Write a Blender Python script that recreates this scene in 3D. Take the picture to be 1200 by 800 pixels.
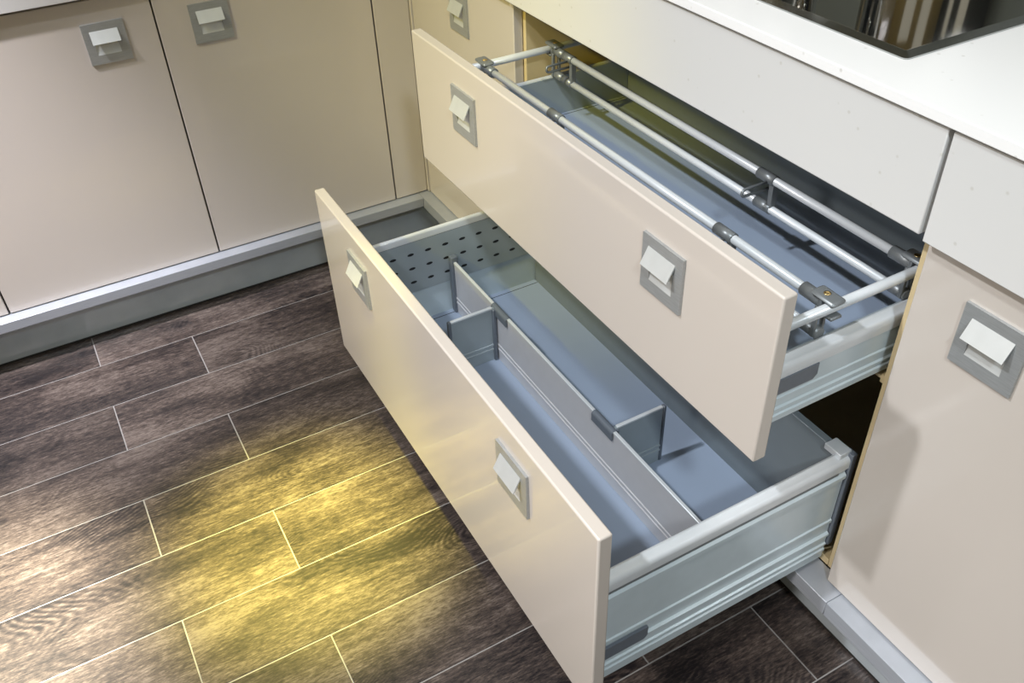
import bpy, bmesh, math, random
from mathutils import Vector, Matrix

for o in list(bpy.data.objects): bpy.data.objects.remove(o)
scene = bpy.context.scene
C = scene.collection
random.seed(4)

# ------------------------------------------------------------------ camera
cam_d = bpy.data.cameras.new('camera'); cam = bpy.data.objects.new('camera', cam_d); C.objects.link(cam)
cam_d.sensor_width = 36.0; cam_d.sensor_fit = 'HORIZONTAL'
cam_d.lens = 1058.43 / 1200 * 36.0
cam_d.clip_start = 0.02
RW = ((0.49103888, 0.87056719, -0.03152113), (-0.53454078, 0.32968123, 0.77818792), (0.6878568, -0.3652712, 0.62723997))
M = Matrix(RW).transposed().to_4x4(); M.translation = Vector((1.40731, -0.78061, 1.26949))
cam.matrix_world = M
scene.camera = cam

# ------------------------------------------------------------------ light
w = bpy.data.worlds.new('world'); scene.world = w; w.use_nodes = True
bg = w.node_tree.nodes['Background']; bg.inputs[0].default_value = (1.0, 0.93, 0.74, 1); bg.inputs[1].default_value = 0.43

def lamp(name, loc, target, power, color, radius=0.06, angle=None, blend=0.5):
    d = bpy.data.lights.new(name, 'SPOT'); d.energy = power; d.color = color; d.shadow_soft_size = radius
    d.spot_size = math.radians(angle or 120); d.spot_blend = blend
    o = bpy.data.objects.new(name, d); C.objects.link(o); o.location = loc
    o.rotation_euler = (Vector(target) - Vector(loc)).to_track_quat('-Z', 'Y').to_euler()
    return o
lamp('ceiling_spot_key', (0.42, -1.60, 2.5), (0.85, -0.2, 0.2), 160, (0.92, 0.955, 1.0), 0.05, 80, 0.9)
lamp('fill_spot_front', (1.25, -2.55, 1.95), (0.75, -0.45, 0.0), 180, (1.0, 0.955, 0.93), 0.20, 46, 0.9)  # added fill light evening out the cabinet fronts, not a fitted ceiling spot
lamp('ceiling_spot_left', (0.06, -1.75, 2.5), (-0.46, -1.28, 0.70), 640, (0.93, 0.92, 1.0), 0.05, 38, 1.0)
lamp('ceiling_spot_right', (2.3, -0.95, 2.3), (0.9, -0.25, 0.3), 100, (0.86, 0.95, 1.0), 0.08, 60, 0.9)
lamp('ceiling_spot_gold', (0.60, -2.3, 2.4), (-0.12, 0.0, 0.50), 165, (1.0, 0.84, 0.10), 0.06, 25, 1.0)
lamp('ceiling_spot_yellow', (0.24, -0.85, 2.6), (0.31, -0.64, 0.0), 2000, (1.0, 0.90, 0.15), 0.08, 14.0, 1.0)
lamp('ceiling_spot_warm', (0.25, -1.30, 2.6), (0.26, -1.22, 0.0), 3400, (1.0, 0.95, 0.74), 0.10, 17, 1.0)

vs = scene.view_settings
vs.view_transform = 'Standard'; vs.look = 'None'; vs.gamma = 1.0; vs.use_curve_mapping = False; vs.exposure = 0.17

# ------------------------------------------------------------------ materials
def principled(name):
    m = bpy.data.materials.new(name); m.use_nodes = True
    nt = m.node_tree; return m, nt, nt.nodes['Principled BSDF']
def N(nt, typ, **kw):
    n = nt.nodes.new(typ)
    for k, v in kw.items(): setattr(n, k, v)
    return n
def plain(name, col, rough=0.4, metal=0.0, spec=0.5, coat=0.0, bump=0.0, bscale=200, vary=0.04, stretch=(1, 1, 1), coat_rough=0.05):
    m, nt, b = principled(name); L = nt.links
    tc = N(nt, 'ShaderNodeTexCoord'); mp = N(nt, 'ShaderNodeMapping'); mp.inputs['Scale'].default_value = stretch
    nz = N(nt, 'ShaderNodeTexNoise'); nz.inputs['Scale'].default_value = bscale; nz.inputs['Detail'].default_value = 3
    L.new(tc.outputs['Object'], mp.inputs[0]); L.new(mp.outputs[0], nz.inputs['Vector'])
    rp = N(nt, 'ShaderNodeValToRGB')
    rp.color_ramp.elements[0].position = 0.3; rp.color_ramp.elements[1].position = 0.7
    rp.color_ramp.elements[0].color = [c * (1 - vary) for c in col] + [1]
    rp.color_ramp.elements[1].color = [min(1, c * (1 + vary)) for c in col] + [1]
    L.new(nz.outputs['Fac'], rp.inputs[0]); L.new(rp.outputs[0], b.inputs['Base Color'])
    b.inputs['Roughness'].default_value = rough; b.inputs['Metallic'].default_value = metal
    b.inputs['Specular IOR Level'].default_value = spec
    b.inputs['Coat Weight'].default_value = coat; b.inputs['Coat Roughness'].default_value = coat_rough
    if bump:
        bp = N(nt, 'ShaderNodeBump'); bp.inputs['Strength'].default_value = bump; bp.inputs['Distance'].default_value = 0.001
        L.new(nz.outputs['Fac'], bp.inputs['Height']); L.new(bp.outputs[0], b.inputs['Normal'])
    return m

MAT = {}
MAT['beige'] = plain('beige_lacquer', (0.55, 0.50, 0.453), 0.22, coat=0.5, vary=0.01, bscale=3)
MAT['handle'] = plain('brushed_nickel', (0.42, 0.435, 0.44), 0.40, metal=0.55, vary=0.08, bscale=60, stretch=(1, 1, 14), bump=0.05)
MAT['flap'] = plain('satin_nickel', (0.64, 0.66, 0.66), 0.40, metal=0.5, vary=0.03, bscale=60)
MAT['rail'] = plain('pale_grey_rail', (0.62, 0.65, 0.68), 0.28, metal=0.15, vary=0.02, bscale=40)
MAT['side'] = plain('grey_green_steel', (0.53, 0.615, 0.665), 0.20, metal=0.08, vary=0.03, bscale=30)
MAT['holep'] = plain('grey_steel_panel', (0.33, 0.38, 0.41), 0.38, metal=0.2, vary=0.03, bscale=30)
MAT['dfloor'] = plain('blue_grey_liner', (0.295, 0.355, 0.46), 0.34, vary=0.03, bscale=8)
MAT['plastic'] = plain('slate_plastic', (0.125, 0.145, 0.175), 0.42, vary=0.05, bscale=90)
MAT['bracket'] = plain('grey_bracket', (0.20, 0.215, 0.225), 0.38, metal=0.4, vary=0.05, bscale=90)
MAT['black'] = plain('black_gap', (0.012, 0.012, 0.014), 0.6)
MAT['alu'] = plain('brushed_aluminium', (0.37, 0.39, 0.43), 0.32, metal=0.2, vary=0.05, bscale=25, stretch=(1, 1, 20))
MAT['plinth'] = plain('satin_plinth', (0.48, 0.53, 0.56), 0.14, metal=0.25, vary=0.04, bscale=25)
MAT['floor_gap'] = plain('dark_floor_gap', (0.02, 0.018, 0.016), 0.7)  # dark strip standing in for the gap between plinth and floor
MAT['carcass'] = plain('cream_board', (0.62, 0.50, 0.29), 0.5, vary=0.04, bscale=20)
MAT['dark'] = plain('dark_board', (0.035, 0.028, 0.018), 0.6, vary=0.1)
MAT['brass'] = plain('brass_screw', (0.75, 0.55, 0.25), 0.3, metal=1.0)
MAT['steel'] = plain('polished_steel', (0.62, 0.61, 0.58), 0.10, metal=1.0, vary=0.05, bscale=40, stretch=(1, 1, 0.05))
MAT['rim'] = plain('dark_steel_rim', (0.45, 0.46, 0.46), 0.18, metal=1.0, vary=0.05)
MAT['rear'] = plain('slate_rear_panel', (0.17, 0.20, 0.22), 0.35, vary=0.03, bscale=30)
MAT['divider'] = plain('satin_grey_sheet', (0.60, 0.60, 0.63), 0.35, metal=0.15, vary=0.02, bscale=40)
MAT['wall_gold'] = plain('ochre_paint', (0.62, 0.48, 0.17), 0.7, vary=0.02, bscale=6)
MAT['wall_slate'] = plain('slate_paint', (0.13, 0.14, 0.12), 0.5, vary=0.04, bscale=6)
MAT['wall_dark'] = plain('charcoal_paint', (0.045, 0.05, 0.045), 0.6, vary=0.05, bscale=6)
MAT['glass'] = plain('black_glass', (0.012, 0.013, 0.013), 0.03, spec=1.0, coat=1.0, coat_rough=0.02)
MAT['glass'].node_tree.nodes['Principled BSDF'].inputs['IOR'].default_value = 3.2
MAT['wall'] = plain('wall_paint', (0.66, 0.60, 0.45), 0.7, vary=0.02, bscale=6, bump=0.05)
MAT['grout'] = plain('pale_grout', (0.25, 0.235, 0.225), 0.8, vary=0.08, bscale=60)

def stone(name, base):
    m, nt, b = principled(name); L = nt.links
    tc = N(nt, 'ShaderNodeTexCoord')
    vo = N(nt, 'ShaderNodeTexVoronoi'); vo.inputs['Scale'].default_value = 55
    nz = N(nt, 'ShaderNodeTexNoise'); nz.inputs['Scale'].default_value = 900
    L.new(tc.outputs['Object'], vo.inputs['Vector']); L.new(tc.outputs['Object'], nz.inputs['Vector'])
    lt = N(nt, 'ShaderNodeMapRange'); lt.inputs['From Min'].default_value = 0.06; lt.inputs['From Max'].default_value = 0.15
    lt.inputs['To Min'].default_value = 1.0; lt.inputs['To Max'].default_value = 0.0
    L.new(vo.outputs['Distance'], lt.inputs['Value'])
    sep = N(nt, 'ShaderNodeSeparateColor'); L.new(vo.outputs['Color'], sep.inputs[0])
    gt = N(nt, 'ShaderNodeMath', operation='GREATER_THAN'); gt.inputs[1].default_value = 0.60; L.new(sep.outputs[0], gt.inputs[0])
    mu = N(nt, 'ShaderNodeMath', operation='MULTIPLY'); L.new(lt.outputs[0], mu.inputs[0]); L.new(gt.outputs[0], mu.inputs[1])
    m2 = N(nt, 'ShaderNodeMath', operation='MULTIPLY'); m2.inputs[1].default_value = 0.40; L.new(mu.outputs[0], m2.inputs[0])
    mx = N(nt, 'ShaderNodeMix', data_type='RGBA'); L.new(m2.outputs[0], mx.inputs['Factor'])
    mx.inputs['A'].default_value = base; mx.inputs['B'].default_value = (0.42, 0.40, 0.34, 1)
    L.new(mx.outputs['Result'], b.inputs['Base Color']); b.inputs['Roughness'].default_value = 0.32
    return m
MAT['stone'] = stone('white_speckled_stone', (0.665, 0.66, 0.65, 1)); MAT['top'] = stone('toplit_white_stone', (0.90, 0.895, 0.89, 1))  # worktop base lightened for light from above; same stone as the fascia

def wood_tile(name):
    m, nt, b = principled(name); L = nt.links
    tc = N(nt, 'ShaderNodeTexCoord'); oi = N(nt, 'ShaderNodeObjectInfo')
    mul = N(nt, 'ShaderNodeMath', operation='MULTIPLY'); mul.inputs[1].default_value = 37.0; L.new(oi.outputs['Random'], mul.inputs[0])
    cb = N(nt, 'ShaderNodeCombineXYZ'); L.new(mul.outputs[0], cb.inputs[0]); L.new(mul.outputs[0], cb.inputs[1])
    add = N(nt, 'ShaderNodeVectorMath', operation='ADD'); L.new(tc.outputs['Object'], add.inputs[0]); L.new(cb.outputs[0], add.inputs[1])
    def noise(scale, detail=4, rough=0.6, dist=0.0):
        mp = N(nt, 'ShaderNodeMapping'); mp.inputs['Scale'].default_value = scale
        L.new(add.outputs[0], mp.inputs[0])
        n = N(nt, 'ShaderNodeTexNoise'); n.inputs['Scale'].default_value = 1.0; n.inputs['Detail'].default_value = detail
        n.inputs['Roughness'].default_value = rough; n.inputs['Distortion'].default_value = dist
        L.new(mp.outputs[0], n.inputs['Vector']); return n
    def math2(op, a, bb):
        n = N(nt, 'ShaderNodeMath', operation=op)
        for i, v in enumerate((a, bb)):
            if isinstance(v, (int, float)): n.inputs[i].default_value = v
            else: L.new(v, n.inputs[i])
        return n.outputs[0]
    fine = noise((300, 55, 1), 3, 0.8)          # short pores along the plank
    streak = noise((70, 5, 1), 4, 0.6, 0.4)     # long streaks
    cloud = noise((9, 4.5, 1), 3, 0.55, 0.3)    # broad patches
    hgt = noise((6.5, 2.6, 1), 1, 0.3)          # contour field for the growth rings
    rings = math2('SINE', math2('MULTIPLY', hgt.outputs['Fac'], 330.0), 0)
    rings = math2('MULTIPLY', math2('ADD', rings, 1.0), 0.5)
    msk = noise((7, 3.2, 1), 2, 0.5)
    mr = N(nt, 'ShaderNodeMapRange'); mr.inputs['From Min'].default_value = 0.54; mr.inputs['From Max'].default_value = 0.70
    L.new(msk.outputs['Fac'], mr.inputs['Value'])
    v = math2('ADD', math2('MULTIPLY', fine.outputs['Fac'], 0.80), math2('MULTIPLY', streak.outputs['Fac'], 0.40))
    v = math2('ADD', v, math2('MULTIPLY', cloud.outputs['Fac'], 0.62))
    v = math2('SUBTRACT', math2('SUBTRACT', v, 0.36), math2('MULTIPLY', mr.outputs[0], math2('ADD', 0.05, math2('MULTIPLY', rings, 0.17))))
    rp = N(nt, 'ShaderNodeValToRGB'); L.new(v, rp.inputs[0]); e = rp.color_ramp.elements
    e[0].position = 0.36; e[0].color = (0.010, 0.008, 0.009, 1)
    e[1].position = 0.72; e[1].color = (0.135, 0.108, 0.094, 1)
    k = e.new(0.48); k.color = (0.033, 0.025, 0.023, 1)
    k = e.new(0.58); k.color = (0.064, 0.048, 0.041, 1)
    hs = N(nt, 'ShaderNodeHueSaturation'); L.new(rp.outputs[0], hs.inputs['Color'])
    L.new(math2('ADD', math2('MULTIPLY', oi.outputs['Random'], 0.3), 0.85), hs.inputs['Value'])
    L.new(hs.outputs[0], b.inputs['Base Color'])
    b.inputs['Roughness'].default_value = 0.40; b.inputs['Specular IOR Level'].default_value = 0.4
    bp = N(nt, 'ShaderNodeBump'); bp.inputs['Strength'].default_value = 0.25; bp.inputs['Distance'].default_value = 0.0012
    L.new(v, bp.inputs['Height']); L.new(bp.outputs[0], b.inputs['Normal'])
    return m
MAT['tile'] = wood_tile('dark_wood_look_tile')

# ------------------------------------------------------------------ helpers
def box(bm, x0, x1, y0, y1, z0, z1, bevel=0.0, seg=2, mi=0):
    vs_ = [bm.verts.new((x, y, z)) for z in (z0, z1) for (x, y) in ((x0, y0), (x1, y0), (x1, y1), (x0, y1))]
    fs = [bm.faces.new([vs_[i] for i in f]) for f in ((3, 2, 1, 0), (4, 5, 6, 7), (0, 1, 5, 4), (1, 2, 6, 5), (2, 3, 7, 6), (3, 0, 4, 7))]
    for f in fs: f.material_index = mi
    if bevel:
        es = {e for f in fs for e in f.edges}
        r = bmesh.ops.bevel(bm, geom=list(es), offset=bevel, segments=seg, affect='EDGES', profile=0.5)
        for f in r['faces']: f.material_index = mi; f.smooth = True
    return bm
def prism(bm, poly, axis, a, b, mi=0, smooth=False):
    """closed 2-D polygon extruded along an axis: axis 'y' -> poly is (x,z), 'x' -> (y,z), 'z' -> (x,y)"""
    def P(u, v, t): return {'y': (u, t, v), 'x': (t, u, v), 'z': (u, v, t)}[axis]
    A = [bm.verts.new(P(u, v, a)) for u, v in poly]; B = [bm.verts.new(P(u, v, b)) for u, v in poly]
    n = len(poly); fs = []
    for i in range(n):
        f = bm.faces.new((A[i], A[(i + 1) % n], B[(i + 1) % n], B[i])); f.smooth = smooth; fs.append(f)
    fs.append(bm.faces.new(A[::-1])); fs.append(bm.faces.new(B))
    for f in fs: f.material_index = mi
    bmesh.ops.recalc_face_normals(bm, faces=fs)
    return bm
def tube(bm, pts, r, seg=12, mi=0, closed=False):
    pts = [Vector(p) for p in pts]; n = len(pts); rings = []
    for i, p in enumerate(pts):
        if closed: d = pts[(i + 1) % n] - pts[i - 1]
        else: d = pts[min(i + 1, n - 1)] - pts[max(i - 1, 0)]
        d.normalize(); up = Vector((0, 0, 1)) if abs(d.z) < 0.9 else Vector((1, 0, 0))
        a = d.cross(up).normalized(); b2 = a.cross(d)
        rings.append([bm.verts.new(p + (a * math.cos(2 * math.pi * k / seg) + b2 * math.sin(2 * math.pi * k / seg)) * r) for k in range(seg)])
    fs = []
    for i in range(n if closed else n - 1):
        A, B = rings[i], rings[(i + 1) % n]
        for k in range(seg):
            f = bm.faces.new((A[k], A[(k + 1) % seg], B[(k + 1) % seg], B[k])); f.smooth = True; fs.append(f)
    if not closed: fs.append(bm.faces.new(rings[0][::-1])); fs.append(bm.faces.new(rings[-1]))
    for f in fs: f.material_index = mi
    bmesh.ops.recalc_face_normals(bm, faces=fs)
    return bm
def lathe(bm, prof, cx, cy, seg=48, mi=0):
    rings = [[bm.verts.new((cx + r * math.cos(2 * math.pi * k / seg), cy + r * math.sin(2 * math.pi * k / seg), z)) for k in range(seg)] for r, z in prof]
    fs = []
    for A, B in zip(rings, rings[1:]):
        for k in range(seg):
            f = bm.faces.new((A[k], A[(k + 1) % seg], B[(k + 1) % seg], B[k])); f.smooth = True; fs.append(f)
    fs.append(bm.faces.new(rings[0][::-1])); fs.append(bm.faces.new(rings[-1]))
    for f in fs: f.material_index = mi
    return bm

def thing(name, label, cat, loc, group=None):
    o = bpy.data.objects.new(name, None); C.objects.link(o); o.location = loc; o.empty_display_size = 0.05
    o['label'] = label; o['category'] = cat
    if group: o['group'] = group
    return o
def root_loc(o):
    while o.parent: o = o.parent
    return Vector(o.location)
def part(name, bm, mats, parent, label=None):
    """mesh drawn in world coordinates, linked under its thing or part"""
    off = root_loc(parent); bmesh.ops.translate(bm, verts=bm.verts, vec=-off)
    me = bpy.data.meshes.new(name); bm.to_mesh(me); bm.free()
    for k in (mats if isinstance(mats, (list, tuple)) else [mats]): me.materials.append(MAT[k])
    o = bpy.data.objects.new(name, me); C.objects.link(o); o.parent = parent
    if label: o['label'] = label
    return o
def solo(name, bm, mats, loc, label=None, cat=None, kind=None, group=None):
    bmesh.ops.translate(bm, verts=bm.verts, vec=-Vector(loc))
    me = bpy.data.meshes.new(name); bm.to_mesh(me); bm.free()
    for k in (mats if isinstance(mats, (list, tuple)) else [mats]): me.materials.append(MAT[k])
    o = bpy.data.objects.new(name, me); C.objects.link(o); o.location = loc
    if label: o['label'] = label
    if cat: o['category'] = cat
    if kind: o['kind'] = kind
    if group: o['group'] = group
    return o
nb = bmesh.new

# ------------------------------------------------------------------ dimensions (metres, floor z = 0)
W = 0.9                       # drawer cabinet width, x 0..W, fronts closed at y = 0
XL = -0.48                    # door plane of the other run, facing +x
ZB, ZT = 0.138, 0.733         # bottom and top of the doors
FASC0, FASC1 = 0.741, 0.8625  # stone fascia above the doors
WT0, WT1 = 0.8665, 0.880      # worktop slab
T = 0.019

# ------------------------------------------------------------------ setting: floor, walls
bm = nb(); box(bm, -1.08, 3.0, -3.0, 0.62, -0.03, -0.0012)
floor = solo('floor', bm, 'grout', (0.96, -1.19, 0), 'dark brown wood-look plank tiles with pale grout lines', None, 'structure')
TP, TL, G = 0.1507, 0.611, 0.0023
def tile_mesh():
    bm = nb(); hx, hy = (TP - G) / 2, (TL - G) / 2; c = 0.0007; z0, z1 = -0.006, 0.0
    lv = [[bm.verts.new((sx * a, sy * b_, z)) for sx, sy in ((-1, -1), (1, -1), (1, 1), (-1, 1))] for a, b_, z in ((hx, hy, z0), (hx, hy, z1 - c), (hx - c, hy - c, z1))]
    for A, B in zip(lv, lv[1:]):
        for k in range(4): bm.faces.new((A[k], A[(k + 1) % 4], B[(k + 1) % 4], B[k]))
    bm.faces.new(lv[2]); bm.faces.new(lv[0][::-1])
    me = bpy.data.meshes.new('tile'); bm.to_mesh(me); bm.free(); me.materials.append(MAT['tile']); return me
tm = tile_mesh()
for k in range(22):
    xc = -0.3885 + TP * (k - 0.5)
    y0 = -0.8615 if k % 2 == 0 else -0.659
    for j in range(-3, 3):
        yc = y0 + TL * (j + 0.5)
        if yc - TL / 2 > 0.03 or yc + TL / 2 > 0.62 or yc - TL / 2 < -3.0: continue
        t = bpy.data.objects.new('tile', tm); C.objects.link(t); t.parent = floor
        t.location = Vector((xc, yc, 0)) - floor.location
bm = nb(); box(bm, -1.20, 3.0, 0.62, 0.72, 0, 2.7)
solo('wall_back', bm, 'wall_slate', (0.9, 0.67, 0), 'plain dark wall behind the worktop with the cooktop', None, 'structure')
bm = nb(); box(bm, -1.18, -1.08, -3.0, 0.62, 0, 2.7)
solo('wall_left', bm, 'wall', (-1.13, -1.19, 0), 'plain warm wall behind the closed door cabinets', None, 'structure')

# the two sides of the room behind the camera, with tall window and door openings
bm = nb()
for x0, x1 in ((-1.18, -0.1), (0.75, 1.25), (2.05, 3.1)): box(bm, x0, x1, -3.1, -3.0, 0, 2.7)
box(bm, -0.1, 0.75, -3.1, -3.0, 2.2, 2.7); box(bm, 1.25, 2.05, -3.1, -3.0, 2.2, 2.7); box(bm, -0.1, 0.75, -3.1, -3.0, 0, 0.4)
solo('wall_front', bm, 'wall_gold', (0.96, -3.05, 0), 'ochre wall with tall openings facing the drawers', None, 'structure')
bm = nb()
for y0, y1 in ((-3.0, -2.2), (-1.7, -1.2), (-0.6, 0.72)): box(bm, 3.0, 3.1, y0, y1, 0, 2.7)
for y0, y1 in ((-2.2, -1.7), (-1.2, -0.6)): box(bm, 3.0, 3.1, y0, y1, 2.2, 2.7); box(bm, 3.0, 3.1, y0, y1, 0, 0.5)
solo('wall_right', bm, 'wall_dark', (3.05, -1.2, 0), 'dark wall with tall windows opposite the closed door cabinets', None, 'structure')

# plinths and the projecting aluminium profile along the bottom of the doors
bm = nb(); box(bm, XL - 0.040, XL - 0.025, -1.44, 0.025, 0.006, 0.112)
box(bm, XL - 0.0385, XL - 0.0255, -1.44, 0.025, 0.0, 0.006, mi=1)
solo('baseboard_left', bm, ['plinth', 'floor_gap'], (XL - 0.03, -0.7, 0), 'glossy metal plinth under the closed door cabinets', None, 'structure')
bm = nb(); box(bm, XL - 0.025, 1.353, 0.025, 0.040, 0.006, 0.106)
box(bm, XL - 0.025, 1.353, 0.0255, 0.0385, 0.0, 0.006, mi=1)
solo('baseboard_back', bm, ['plinth', 'floor_gap'], (0.43, 0.03, 0), 'glossy metal plinth under the drawer cabinet', None, 'structure')
LE = 0.028
bm = nb(); box(bm, XL - 0.02, XL + LE, -1.44, -LE, 0.112, 0.1355, 0.0012)
solo('trim_1', bm, 'alu', (XL, -0.7, 0.112), 'pale aluminium ledge profile below the closed beige doors', None, 'structure')
bm = nb(); box(bm, XL - 0.02, 0.931, -LE, 0.02, 0.1065, 0.1355, 0.0012); box(bm, 0.9314, 1.353, -LE, 0.02, 0.1065, 0.1355, 0.0012)
solo('trim_2', bm, 'alu', (0.43, 0, 0.1065), 'pale aluminium ledge profile below the pulled-out drawers', None, 'structure')

# ------------------------------------------------------------------ recessed square handle (local: plate in XZ, facing -y, origin at top-left)
HS = 0.0777
def handle_mesh():
    bm = nb(); S = HS; y = -0.0042
    xa, xb, za, zb = 0.0165, 0.0605, -0.0155, -0.0605     # window cut in the plate
    def quad(p, mi=0, smooth=False):
        f = bm.faces.new([bm.verts.new(q) for q in p]); f.material_index = mi; f.smooth = smooth; return f
    xs = [0, xa, xb, S]; zs = [0, za, zb, -S]
    for i in range(3):
        for j in range(3):
            if i == 1 and j == 1: continue
            quad([(xs[i], y, zs[j + 1]), (xs[i + 1], y, zs[j + 1]), (xs[i + 1], y, zs[j]), (xs[i], y, zs[j])])
    quad([(0, 0, 0), (0, y, 0), (S, y, 0), (S, 0, 0)]); quad([(0, 0, -S), (S, 0, -S), (S, y, -S), (0, y, -S)])
    quad([(0, 0, -S), (0, y, -S), (0, y, 0), (0, 0, 0)]); quad([(S, 0, 0), (S, y, 0), (S, y, -S), (S, 0, -S)])
    yb = -0.0006                                           # shallow pocket with a curved scoop at its foot
    prof = [(yb, za), (yb, -0.034)] + [(yb + (y - yb) * (k / 8) ** 2.4, -0.034 + (zb + 0.034) * k / 8) for k in range(1, 9)]
    for (y0, z0), (y1, z1) in zip(prof, prof[1:]):
        quad([(xa, y1, z1), (xb, y1, z1), (xb, y0, z0), (xa, y0, z0)], 1, True)
    quad([(xa, y, za), (xb, y, za), (xb, yb, za), (xa, yb, za)])
    for x in (xa, xb): 
        for (y0, z0), (y1, z1) in zip(prof, prof[1:]):
            quad([(x, y, z0), (x, y0, z0), (x, y1, z1), (x, y, z1)])
    # the bent flap: starts flush at the top of the window and leans outwards
    fx0, fx1 = 0.0122, 0.0640
    t0 = Vector((0, -0.0046, -0.0142)); t1 = Vector((0, -0.0158, -0.0360)); nrm = Vector((0, 0.0218, -0.0112)).normalized() * 0.0016
    A = [t0, t1, t1 + nrm, t0 + nrm]
    vv = [[bm.verts.new((x, p.y, p.z)) for p in A] for x in (fx0, fx1)]
    for k in range(4):
        f = bm.faces.new((vv[0][k], vv[1][k], vv[1][(k + 1) % 4], vv[0][(k + 1) % 4])); f.material_index = 1
    for q in (vv[0][::-1], vv[1]): bm.faces.new(q).material_index = 1
    bmesh.ops.recalc_face_normals(bm, faces=[f for f in bm.faces if len(f.verts) and all(v in sum(vv, []) for v in f.verts)])
    me = bpy.data.meshes.new('handle'); bm.to_mesh(me); bm.free()
    me.materials.append(MAT['handle']); me.materials.append(MAT['flap']); return me
hm = handle_mesh()
def handle(parent, loc, left=False):
    o = bpy.data.objects.new('handle', hm); C.objects.link(o); o.parent = parent
    o.location = Vector(loc) - root_loc(parent)
    if left: o.rotation_euler = (0, 0, math.pi / 2)
    o['label'] = 'square brushed nickel handle with a bent flap'
    return o
HZ = 0.692

# ------------------------------------------------------------------ closed cabinets of the left run
def left_cabinet(y0, y1, doors, label, hand):
    t = thing('base_cabinet', label, 'cabinet', (-0.78, (y0 + y1) / 2, 0.113))
    bm = nb(); box(bm, -1.075, XL - 0.021, y0 + 0.001, y1 - 0.001, 0.1365, 0.862); part('body', bm, 'dark', t)
    for (a, b), h in zip(doors, hand):
        bm = nb(); box(bm, XL - T, XL, a + 0.0016, b - 0.0016, ZB, ZT, 0.0016); d = part('door', bm, 'beige', t)
        handle(d, (XL, h, HZ - 0.001), True)
    bm = nb(); box(bm, XL - T, XL + 0.0154, y0 + 0.0008, y1 - 0.0008, FASC0 - 0.001, FASC1, 0.001); part('fascia', bm, 'stone', t, 'white speckled stone fascia')
    return t
left_cabinet(-0.990, -0.089, ((-0.990, -0.5365), (-0.5365, -0.089)), 'two-door beige gloss base cabinet with paired square handles', (-0.6733, -0.4713))
left_cabinet(-1.440, -0.990, ((-1.440, -0.990),), 'single-door beige gloss base cabinet at the outer end beside the two-door cabinet', (-1.12,))

# corner cabinet (filler on the left run, one door on the drawer run)
t = thing('corner_cabinet', 'beige corner base cabinet with narrow filler and one door beside the open drawers', 'cabinet', (-0.5, 0.2, 0.113))
bm = nb(); box(bm, -1.075, -0.019, 0.0205, 0.615, 0.1365, 0.862); part('body', bm, 'dark', t)
bm = nb(); box(bm, XL - T, XL, -0.087, -0.004, ZB, ZT, 0.0012); part('filler_panel', bm, 'beige', t)
bm = nb(); box(bm, XL - 0.006, XL + 0.009, -0.003, 0.016, ZB, ZT, 0.001); part('corner_post', bm, 'beige', t)
bm = nb(); box(bm, XL + 0.011, -0.0085, 0, T, ZB, ZT, 0.0016); d = part('door', bm, 'beige', t)
handle(d, (-0.2673, 0, HZ))
bm = nb(); box(bm, XL - T, XL + 0.0154, -0.087, -0.016, FASC0, FASC1, 0.001); part('fascia', bm, 'stone', t, 'white speckled stone fascia')
bm = nb(); box(bm, XL - T, -0.0155, -0.0154, T, FASC0, FASC1, 0.001); part('fascia', bm, 'stone', t, 'white speckled stone fascia')

# cabinet right of the drawers
t = thing('base_cabinet', 'beige gloss base cabinet with one door under the plain worktop, right of the open drawers', 'cabinet', (1.128, 0.3, 0.113))
bm = nb(); box(bm, 0.9015, 1.353, 0.0205, 0.615, 0.1365, 0.862); part('body', bm, 'dark', t)
bm = nb(); box(bm, 0.903, 1.352, 0, T, ZB, ZT - 0.003, 0.0016); d = part('door', bm, 'beige', t)
handle(d, (0.9668, 0, HZ))
bm = nb(); box(bm, 0.9038, 1.352, -0.0154, T, FASC0 - 0.0045, FASC1, 0.001); part('fascia', bm, 'stone', t, 'white speckled stone fascia')

# ------------------------------------------------------------------ worktops
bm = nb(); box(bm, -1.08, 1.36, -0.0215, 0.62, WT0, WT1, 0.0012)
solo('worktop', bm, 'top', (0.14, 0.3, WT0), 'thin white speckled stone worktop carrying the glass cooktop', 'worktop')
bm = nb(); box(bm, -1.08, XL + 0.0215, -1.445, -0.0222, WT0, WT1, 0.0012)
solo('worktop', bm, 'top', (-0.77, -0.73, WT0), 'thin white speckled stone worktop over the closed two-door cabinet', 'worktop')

# ------------------------------------------------------------------ drawer cabinet
dc = thing('drawer_cabinet', 'wide beige gloss cabinet with two deep drawers pulled open', 'cabinet', (0.45, 0.3, 0.113))
for x0, x1 in ((-0.0165, -0.0005), (0.884, 0.9005)):
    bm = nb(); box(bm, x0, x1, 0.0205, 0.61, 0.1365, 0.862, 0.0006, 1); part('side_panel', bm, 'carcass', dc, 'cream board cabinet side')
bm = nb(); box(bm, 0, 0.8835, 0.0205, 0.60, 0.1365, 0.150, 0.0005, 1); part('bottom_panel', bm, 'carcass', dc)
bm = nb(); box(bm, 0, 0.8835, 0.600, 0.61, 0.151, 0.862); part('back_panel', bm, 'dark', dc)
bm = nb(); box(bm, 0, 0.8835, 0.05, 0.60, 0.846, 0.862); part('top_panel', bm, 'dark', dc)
bm = nb(); box(bm, -0.0118, 0.8978, -0.0154, T, FASC0, FASC1, 0.0015); part('fascia', bm, 'stone', dc, 'white speckled stone fascia')
bm = nb(); box(bm, 0.8765, 0.8835, 0.024, 0.30, 0.4990, 0.5115, 0.001, 1); box(bm, 0.8, 0.8765, 0.030, 0.048, 0.4990, 0.5035, 0.0006, 1)
part('runner_spacer', bm, 'carcass', dc)

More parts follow.
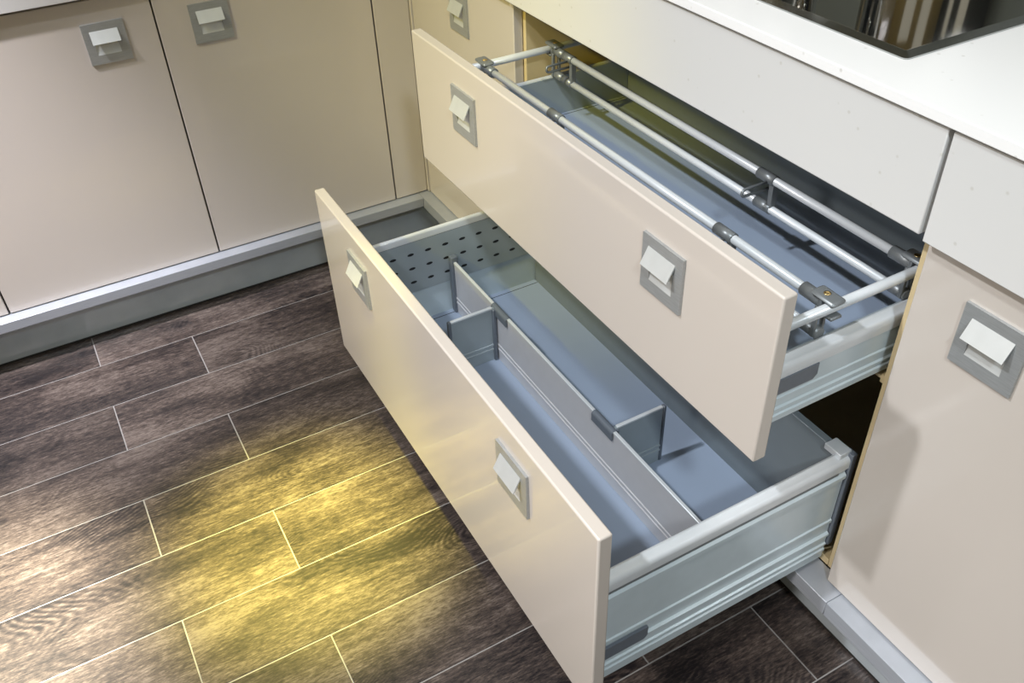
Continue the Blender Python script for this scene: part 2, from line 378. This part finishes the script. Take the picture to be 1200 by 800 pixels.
def mirror(poly): return [(W - x, z) for x, z in poly][::-1]
def build_drawer(yf, zt, zb, rail0, rail1, side_prof, zfl, zbot, conn, label):
    """yf: outer face of the front; the box runs back from it"""
    ya, yb = yf + T, yf + T + 0.4155
    bm = nb(); box(bm, 0.0395, 0.8605, ya + 0.001, yb - 0.012, zfl - 0.012, zfl)
    dr = part('drawer', bm, 'dfloor', dc, label)
    bm = nb(); box(bm, 0, W, yf, ya, zb, zt, 0.0028, 3); part('front_panel', bm, 'beige', dr, 'beige gloss drawer front')
    for hx in (0.1512, W - 0.1512 - HS): handle(dr, (hx, yf, zt - 0.040))
    # top rail with rounded shoulders
    h = rail1 - rail0; r = min(0.008, h * 0.45)
    rp = [(0.858, rail0), (0.876, rail0)]
    rp += [(0.876 - r + r * math.cos(a), rail1 - 0.004 - r + r * math.sin(a)) for a in [math.pi / 2 * k / 5 for k in range(6)]]
    rp += [(0.858 + 0.005 - 0.005 * math.sin(a), rail1 - 0.005 + 0.005 * math.cos(a)) for a in [math.pi / 2 * k / 4 for k in range(5)]]
    for p in (rp, mirror(rp)):
        bm = nb(); prism(bm, p, 'y', ya + 0.0005, yb - 0.004, smooth=True)
        o = part('side_rail', bm, 'rail', dr, 'pale grey top rail')
        o.data.set_sharp_from_angle(angle=math.radians(35)) if hasattr(o.data, 'set_sharp_from_angle') else None
    for p in (side_prof, mirror(side_prof)):
        bm = nb(); prism(bm, p, 'y', ya + 0.0005, yb - 0.006); part('side_profile', bm, 'side', dr, 'ridged grey metal drawer side')
    for s in (0, 1):
        y0, y1, z0, z1 = conn
        bm = nb(); x0, x1 = 0.8735, 0.8775
        if s: x0, x1 = W - x1, W - x0
        prism(bm, [(y0, z0), (y1 - 0.006, z0), (y1, z0 + 0.006), (y1, z1), (y0, z1)], 'x', x0, x1); part('cover_cap', bm, 'plastic', dr, 'dark grey cover cap')
    bm = nb(); box(bm, 0.042, 0.858, yb - 0.012, yb, zfl - 0.012, rail1 - 0.002, 0.0008, 1); part('rear_panel', bm, 'rear', dr, 'grey rear panel')
    for s in (0, 1):
        bm = nb(); x0, x1 = 0.8405, 0.870
        if s: x0, x1 = W - x1, W - x0
        box(bm, x0, x1, yb - 0.020, yb + 0.002, rail1 - 0.006, rail1 + 0.0045, 0.0012, 1)
        part('rear_bracket', bm, 'rail', dr)
        bm = nb(); x0, x1 = 0.862, 0.8775
        if s: x0, x1 = W - x1, W - x0
        box(bm, x0, x1, yb - 0.004, yb + 0.006, zbot + 0.03, rail1 + 0.0015, 0.001, 1)
        part('rear_cap', bm, 'plastic', dr)
    return dr

low_prof = [(0.858, 0.3445), (0.8733, 0.3445), (0.8733, 0.3365), (0.8772, 0.3325), (0.8772, 0.3265), (0.8735, 0.3240), (0.8728, 0.238), (0.8748, 0.2365), (0.8748, 0.2315),
            (0.8725, 0.229), (0.8725, 0.2095), (0.8765, 0.2075), (0.8765, 0.203), (0.8735, 0.200), (0.8735, 0.1865), (0.876, 0.185), (0.876, 0.1825), (0.874, 0.181), (0.874, 0.174),
            (0.876, 0.1725), (0.876, 0.169), (0.874, 0.1675), (0.874, 0.153), (0.871, 0.1505), (0.846, 0.1505), (0.846, 0.153), (0.8605, 0.155), (0.8605, 0.238), (0.858, 0.2385)]
YF2 = -0.4156
lower = build_drawer(YF2, 0.491, 0.138, 0.3447, 0.3675, low_prof, 0.166, 0.151, (YF2 + T, -0.313, 0.2010, 0.2245), 'lower drawer with perforated side and dividers, pulled far out')
up_prof = [(0.858, 0.5848), (0.8735, 0.5848), (0.8735, 0.5545), (0.8752, 0.553), (0.8752, 0.5495), (0.8735, 0.548), (0.8735, 0.538), (0.876, 0.5365), (0.876, 0.5335), (0.874, 0.532), (0.874, 0.527),
           (0.876, 0.5255), (0.876, 0.5225), (0.874, 0.521), (0.874, 0.5145), (0.871, 0.512), (0.846, 0.512), (0.846, 0.5145), (0.858, 0.516)]
YF1 = -0.2019
for s_ in (0, 1):
    x0, x1 = 0.8728, 0.8740
    if s_: x0, x1 = W - x1, W - x0
    bm = nb(); box(bm, x0, x1, YF2 + T + 0.001, 0.0, 0.3362, 0.3446); part('groove_strip', bm, 'bracket', lower)
upper = build_drawer(YF1, 0.7304, 0.4945, 0.585, 0.6065, up_prof, 0.529, 0.512, (YF1 + T, -0.098, 0.5625, 0.5848), 'upper drawer with round railings, pulled half out')

# perforated inner panel of the lower drawer, slots cut through
def slot_panel(xp, ya, yb, z0, z1, flip):
    bm = nb(); cols = [-0.3035 + 0.0366 * k for k in range(9)]; rows = [0.263, 0.2945, 0.326]
    hw, hh, oy, oz = 0.0105, 0.0056, 0.0068, 0.0030
    ys = [ya]
    for c in cols: ys += [c - hw, c + hw]
    ys.append(yb); zs = [z0]
    for r_ in rows: zs += [r_ - hh, r_ + hh]
    zs.append(z1)
    def q(pts):
        v = [bm.verts.new((xp, a, b)) for a, b in pts]; bm.faces.new(v[::-1] if flip else v)
    for i in range(len(ys) - 1):
        for j in range(len(zs) - 1):
            if i % 2 and j % 2:
                cy, cz = (ys[i] + ys[i + 1]) / 2, (zs[j] + zs[j + 1]) / 2; n = 16
                R, O = [], []
                for k in range(n):
                    a = 2 * math.pi * k / n; c, s = math.cos(a), math.sin(a); m_ = max(abs(c), abs(s))
                    R.append((cy + hw * c / m_, cz + hh * s / m_)); O.append((cy + oy * c, cz + oz * s))
                for k in range(n): q([R[k], R[(k + 1) % n], O[(k + 1) % n], O[k]])
            else: q([(ys[i], zs[j]), (ys[i + 1], zs[j]), (ys[i + 1], zs[j + 1]), (ys[i], zs[j + 1])])
    xb = xp - 0.0008 if not flip else xp + 0.0008
    v = [bm.verts.new((xb, a, b)) for a, b in ((ya, z0), (yb, z0), (yb, z1), (ya, z1))]; f = bm.faces.new(v[::-1] if flip else v); f.material_index = 1
    return bm
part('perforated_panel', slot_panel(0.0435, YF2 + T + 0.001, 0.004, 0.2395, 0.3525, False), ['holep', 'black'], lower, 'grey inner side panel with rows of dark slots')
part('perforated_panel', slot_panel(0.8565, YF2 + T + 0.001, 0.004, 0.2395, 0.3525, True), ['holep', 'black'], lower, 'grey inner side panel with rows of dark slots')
for x in (0.0515, W - 0.0515):   # seam where the liner meets the drawer side
    bm = nb(); box(bm, x - 0.0006, x + 0.0006, YF2 + T + 0.002, 0.006, 0.1655, 0.1664); part('liner_seam', bm, 'black', lower)
    bm = nb(); box(bm, x - 0.0006, x + 0.0006, YF1 + T + 0.002, 0.22, 0.5285, 0.5294); part('liner_seam', bm, 'black', upper)

for x0, x1 in ((0.0420, 0.0440), (0.8560, 0.8580)):
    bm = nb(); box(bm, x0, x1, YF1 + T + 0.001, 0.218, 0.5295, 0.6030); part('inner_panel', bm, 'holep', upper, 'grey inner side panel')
# round side railings of the upper drawer
for x in (0.033, W - 0.033):
    bm = nb(); tube(bm, [(x, YF1 + T + 0.0005, 0.654), (x, 0.226, 0.654)], 0.0064, 16); part('side_railing', bm, 'rail', upper, 'round pale grey side railing')
    bm = nb(); box(bm, x - 0.005, x + 0.005, 0.208, 0.226, 0.604, 0.662, 0.002, 1); part('railing_post', bm, 'bracket', upper)

# ------------------------------------------------------------------ lower drawer dividers
DZ0, DZ1, DY = 0.1668, 0.287, -0.183
def divider_section(c, t=0.0052):
    """closed section (u across, z): flat sheet with two beads and a rounded top"""
    h = t / 2; out = [(c - h * 0.75, DZ0), (c - h * 0.75, 0.189), (c - h * 1.25, 0.1905), (c - h * 1.25, 0.1935), (c - h * 0.75, 0.195), (c - h * 0.75, 0.199), (c - h * 1.25, 0.2005), (c - h * 1.25, 0.2035), (c - h * 0.75, 0.205),
           (c - h * 0.75, DZ1 - 0.006), (c - h, DZ1 - 0.005), (c - h, DZ1 - 0.0015), (c - h * 0.4, DZ1)]
    return out + [(2 * c - u, z) for u, z in out[::-1]]
t = thing('drawer_divider', 'long low grey metal divider running the length of the lower drawer', 'divider', (0.45, DY, DZ0))
bm = nb(); prism(bm, divider_section(DY), 'x', 0.0500, 0.8545); part('panel', bm, 'divider', t)
bm = nb(); box(bm, 0.0535, 0.851, DY - 0.0031, DY + 0.0031, DZ1 - 0.003, DZ1 + 0.0012, 0.0012, 2); part('top_bead', bm, 'rail', t)
for x0, x1 in ((0.0440, 0.0580), (0.846, 0.8560)):
    bm = nb(); box(bm, x0, x1, DY - 0.0075, DY + 0.0075, DZ0, 0.299, 0.002, 2); part('end_bracket', bm, 'plastic', t, 'slate plastic end bracket')
def cross_divider(xc, ya, yb, clip0, clip1, label, front):
    t = thing('cross_divider', label, 'divider', (xc, (ya + yb) / 2, DZ0), 'short dividers clipped to the long divider')
    bm = nb(); prism(bm, divider_section(xc), 'y', ya, yb); part('panel', bm, 'holep', t)
    bm = nb(); box(bm, xc - 0.0033, xc + 0.0033, ya + 0.003, yb - 0.003, DZ1 - 0.003, DZ1 + 0.0014, 0.0013, 2); part('top_bead', bm, 'rail', t)
    # clip saddle over the long divider
    bm = nb(); pr = []
    for k in range(9):
        a = math.pi * k / 8; pr.append((DY + 0.0062 * math.cos(a), DZ1 - 0.0035 + 0.0062 * math.sin(a)))
    pr = [(DY + 0.0062, DZ1 - 0.016)] + pr + [(DY - 0.0062, DZ1 - 0.016), (DY - 0.0036, DZ1 - 0.016), (DY - 0.0036, DZ1 + 0.0014), (DY + 0.0036, DZ1 + 0.0014), (DY + 0.0036, DZ1 - 0.016)]
    prism(bm, pr, 'x', clip0, clip1, smooth=False)
    yc0, yc1 = (DY - 0.0105, DY - 0.0036) if front else (DY + 0.0036, DY + 0.0105)
    box(bm, xc - 0.0075, xc + 0.0075, yc0, yc1, DZ0, DZ1 - 0.002, 0.0015, 1)
    part('clip', bm, 'plastic', t, 'slate plastic clip')
    ye = ya if front else yb
    bm = nb(); box(bm, xc - 0.0042, xc + 0.0042, ye - 0.003, ye + 0.003, DZ0, DZ1 + 0.0015, 0.0015, 1); part('end_cap', bm, 'plastic', t)
cross_divider(0.225, -0.279, DY - 0.006, 0.2165, 0.2720, 'short grey cross divider clipped between long divider and drawer front', True)
cross_divider(0.597, DY + 0.006, -0.083, 0.5500, 0.6060, 'short grey cross divider standing behind the long divider', False)

# ------------------------------------------------------------------ upper drawer cross railings
def cross_railing(yc, mids, label):
    zu, zl = 0.654, 0.610; xa, xb = 0.033, W - 0.033
    t = thing('cross_railing', label, 'railing', (0.45, yc, 0.60), 'cross railings in the upper drawer')
    bm = nb(); tube(bm, [(xa + 0.012, yc, zu), (xb - 0.012, yc, zu)], 0.0059, 16); part('bar', bm, 'rail', t)
    bm = nb(); tube(bm, [(xa + 0.012, yc, zl), (xb - 0.012, yc, zl)], 0.0057, 16); part('bar', bm, 'rail', t)
    for s, x in ((1, xa), (-1, xb)):
        bm = nb()
        tube(bm, [(x + s * 0.010, yc, zu), (x + s * 0.044, yc, zu)], 0.0084, 16)
        x0, x1 = sorted((x - s * 0.010, x + s * 0.026)); box(bm, x0, x1, yc - 0.0105, yc + 0.0105, zu + 0.0068, zu + 0.0128, 0.003, 2)
        x0, x1 = sorted((x - s * 0.0105, x + s * 0.006)); box(bm, x0, x1, yc - 0.009, yc + 0.009, zu - 0.0125, zu - 0.0073, 0.002, 1)
        x0, x1 = sorted((x + s * 0.0085, x + s * 0.0135)); box(bm, x0, x1, yc - 0.009, yc + 0.009, zu - 0.010, zu + 0.010, 0.001, 1)
        for dy in (-0.0062, 0.0062):
            x0, x1 = sorted((x + s * 0.0105, x + s * 0.0165)); box(bm, x0, x1, yc + dy - 0.0026, yc + dy + 0.0026, zl - 0.004, zu - 0.004, 0.001, 1)
        tube(bm, [(x + s * 0.008, yc, zl), (x + s * 0.040, yc, zl)], 0.0078, 16)
        e = part('end_connector', bm, 'bracket', t, 'dark grey connector clamped on the side railing')
        bm = nb(); lathe(bm, [(0.0042, zu + 0.0126), (0.0042, zu + 0.0136), (0.0022, zu + 0.0136), (0.0020, zu + 0.0130)], x + s * 0.010, yc, 12)
        part('screw', bm, 'brass', e, 'small brass screw')
    for mx in mids:
        bm = nb()
        tube(bm, [(mx - 0.026, yc, zu), (mx + 0.007, yc, zu)], 0.0078, 16)
        tube(bm, [(mx - 0.024, yc, zl), (mx + 0.006, yc, zl)], 0.0076, 16)
        prism(bm, [(yc - 0.0045, zl - 0.006), (yc + 0.0045, zl - 0.006), (yc + 0.0045, zu + 0.004), (yc - 0.0045, zu + 0.004)], 'x', mx + 0.0005, mx + 0.0085)
        br = part('bracket', bm, 'bracket', t, 'grey upright bracket')
        bm = nb(); L_ = 0.050; h = 0.0055; pts = [(mx - 0.003, yc, zu - 0.003)]
        pts += [(mx - 0.003, yc - L_ + h - h * math.sin(a) , zu - 0.003 - h + h * math.cos(a)) for a in [math.pi * k / 8 for k in range(9)]]
        pts += [(mx - 0.003, yc, zu - 0.003 - 2 * h)]
        tube(bm, pts, 0.0022, 8); part('wire_loop', bm, 'bracket', br)
cross_railing(-0.087, (0.288, 0.694), 'double-bar grey cross railing just behind the upper drawer front')
cross_railing(0.056, (0.098, 0.612), 'double-bar grey cross railing deeper inside, under the stone fascia')

# ------------------------------------------------------------------ cooktop and pots
t = thing('cooktop', 'black glass cooktop with a thin steel rim on the white worktop', 'cooktop', (0.49, 0.31, WT1))
hx0, hx1, hy0, hy1 = 0.196, 0.783, 0.046, 0.566
bm = nb(); z0, z1 = WT1, WT1 + 0.0055; bw = 0.011
loops = [(0, z0), (0.0, z0 + 0.0018), (bw, z1), (bw + 0.001, z1 - 0.001)]
def rl(i, z):
    a = [(hx0 + i, hy0 + i), (hx1 - i, hy0 + i), (hx1 - i, hy1 - i), (hx0 + i, hy1 - i)]; r = max(0.006 - i * 0.4, 0.001); out = []
    for (x, y), (sx, sy), a0 in zip(a, ((1, 1), (-1, 1), (-1, -1), (1, -1)), (180, 270, 0, 90)):
        for k in range(5):
            an = math.radians(a0 + 90 * k / 4); out.append((x + sx * r + r * math.cos(an), y + sy * r + r * math.sin(an), z))
    return out
R = [[bm.verts.new(p) for p in rl(i, z)] for i, z in loops]; n = len(R[0])
for A, B in zip(R, R[1:]):
    for k in range(n): bm.faces.new((A[k], A[(k + 1) % n], B[(k + 1) % n], B[k]))
part('rim', bm, 'rim', t, 'bevelled steel rim')
bm = nb(); box(bm, hx0 + bw + 0.0012, hx1 - bw - 0.0012, hy0 + bw + 0.0012, hy1 - bw - 0.0012, z0, z1 - 0.0006, 0.0003, 1); part('glass_top', bm, 'glass', t)
GZ = z1 - 0.0006
def pot(cx, cy, r, h, label, ang):
    t = thing('cooking_pot', label, 'pot', (cx, cy, GZ))
    bm = nb(); lathe(bm, [(r - 0.006, GZ), (r - 0.001, GZ + 0.003), (r, GZ + 0.008), (r, GZ + h), (r + 0.003, GZ + h + 0.002), (r + 0.003, GZ + h + 0.004), (r - 0.002, GZ + h + 0.004), (r - 0.002, GZ + 0.01), (0.001, GZ + 0.008)], cx, cy)
    part('body', bm, 'steel', t)
    bm = nb(); lathe(bm, [(r + 0.002, GZ + h + 0.0042), (r + 0.002, GZ + h + 0.006), (r * 0.8, GZ + h + 0.014), (r * 0.4, GZ + h + 0.022), (0.012, GZ + h + 0.025), (0.010, GZ + h + 0.035), (0.018, GZ + h + 0.042), (0.016, GZ + h + 0.050), (0.004, GZ + h + 0.053)], cx, cy)
    part('lid', bm, 'steel', t)
    for s in (0, math.pi):
        bm = nb(); a0 = ang + s; pts = []
        for k in range(9):
            u = -0.35 + 0.7 * k / 8; rr = r - 0.001 + 0.034 * math.sin(math.pi * k / 8)
            pts.append((cx + rr * math.cos(a0 + u), cy + rr * math.sin(a0 + u), GZ + h * 0.72))
        tube(bm, pts, 0.0045, 8); part('handle', bm, 'steel', t)
pot(0.603, 0.330, 0.105, 0.15, 'polished steel pot standing toward the rear right of the cooktop', 2.29)
pot(0.415, 0.165, 0.088, 0.15, 'polished steel pot standing toward the front left of the cooktop', 2.29)
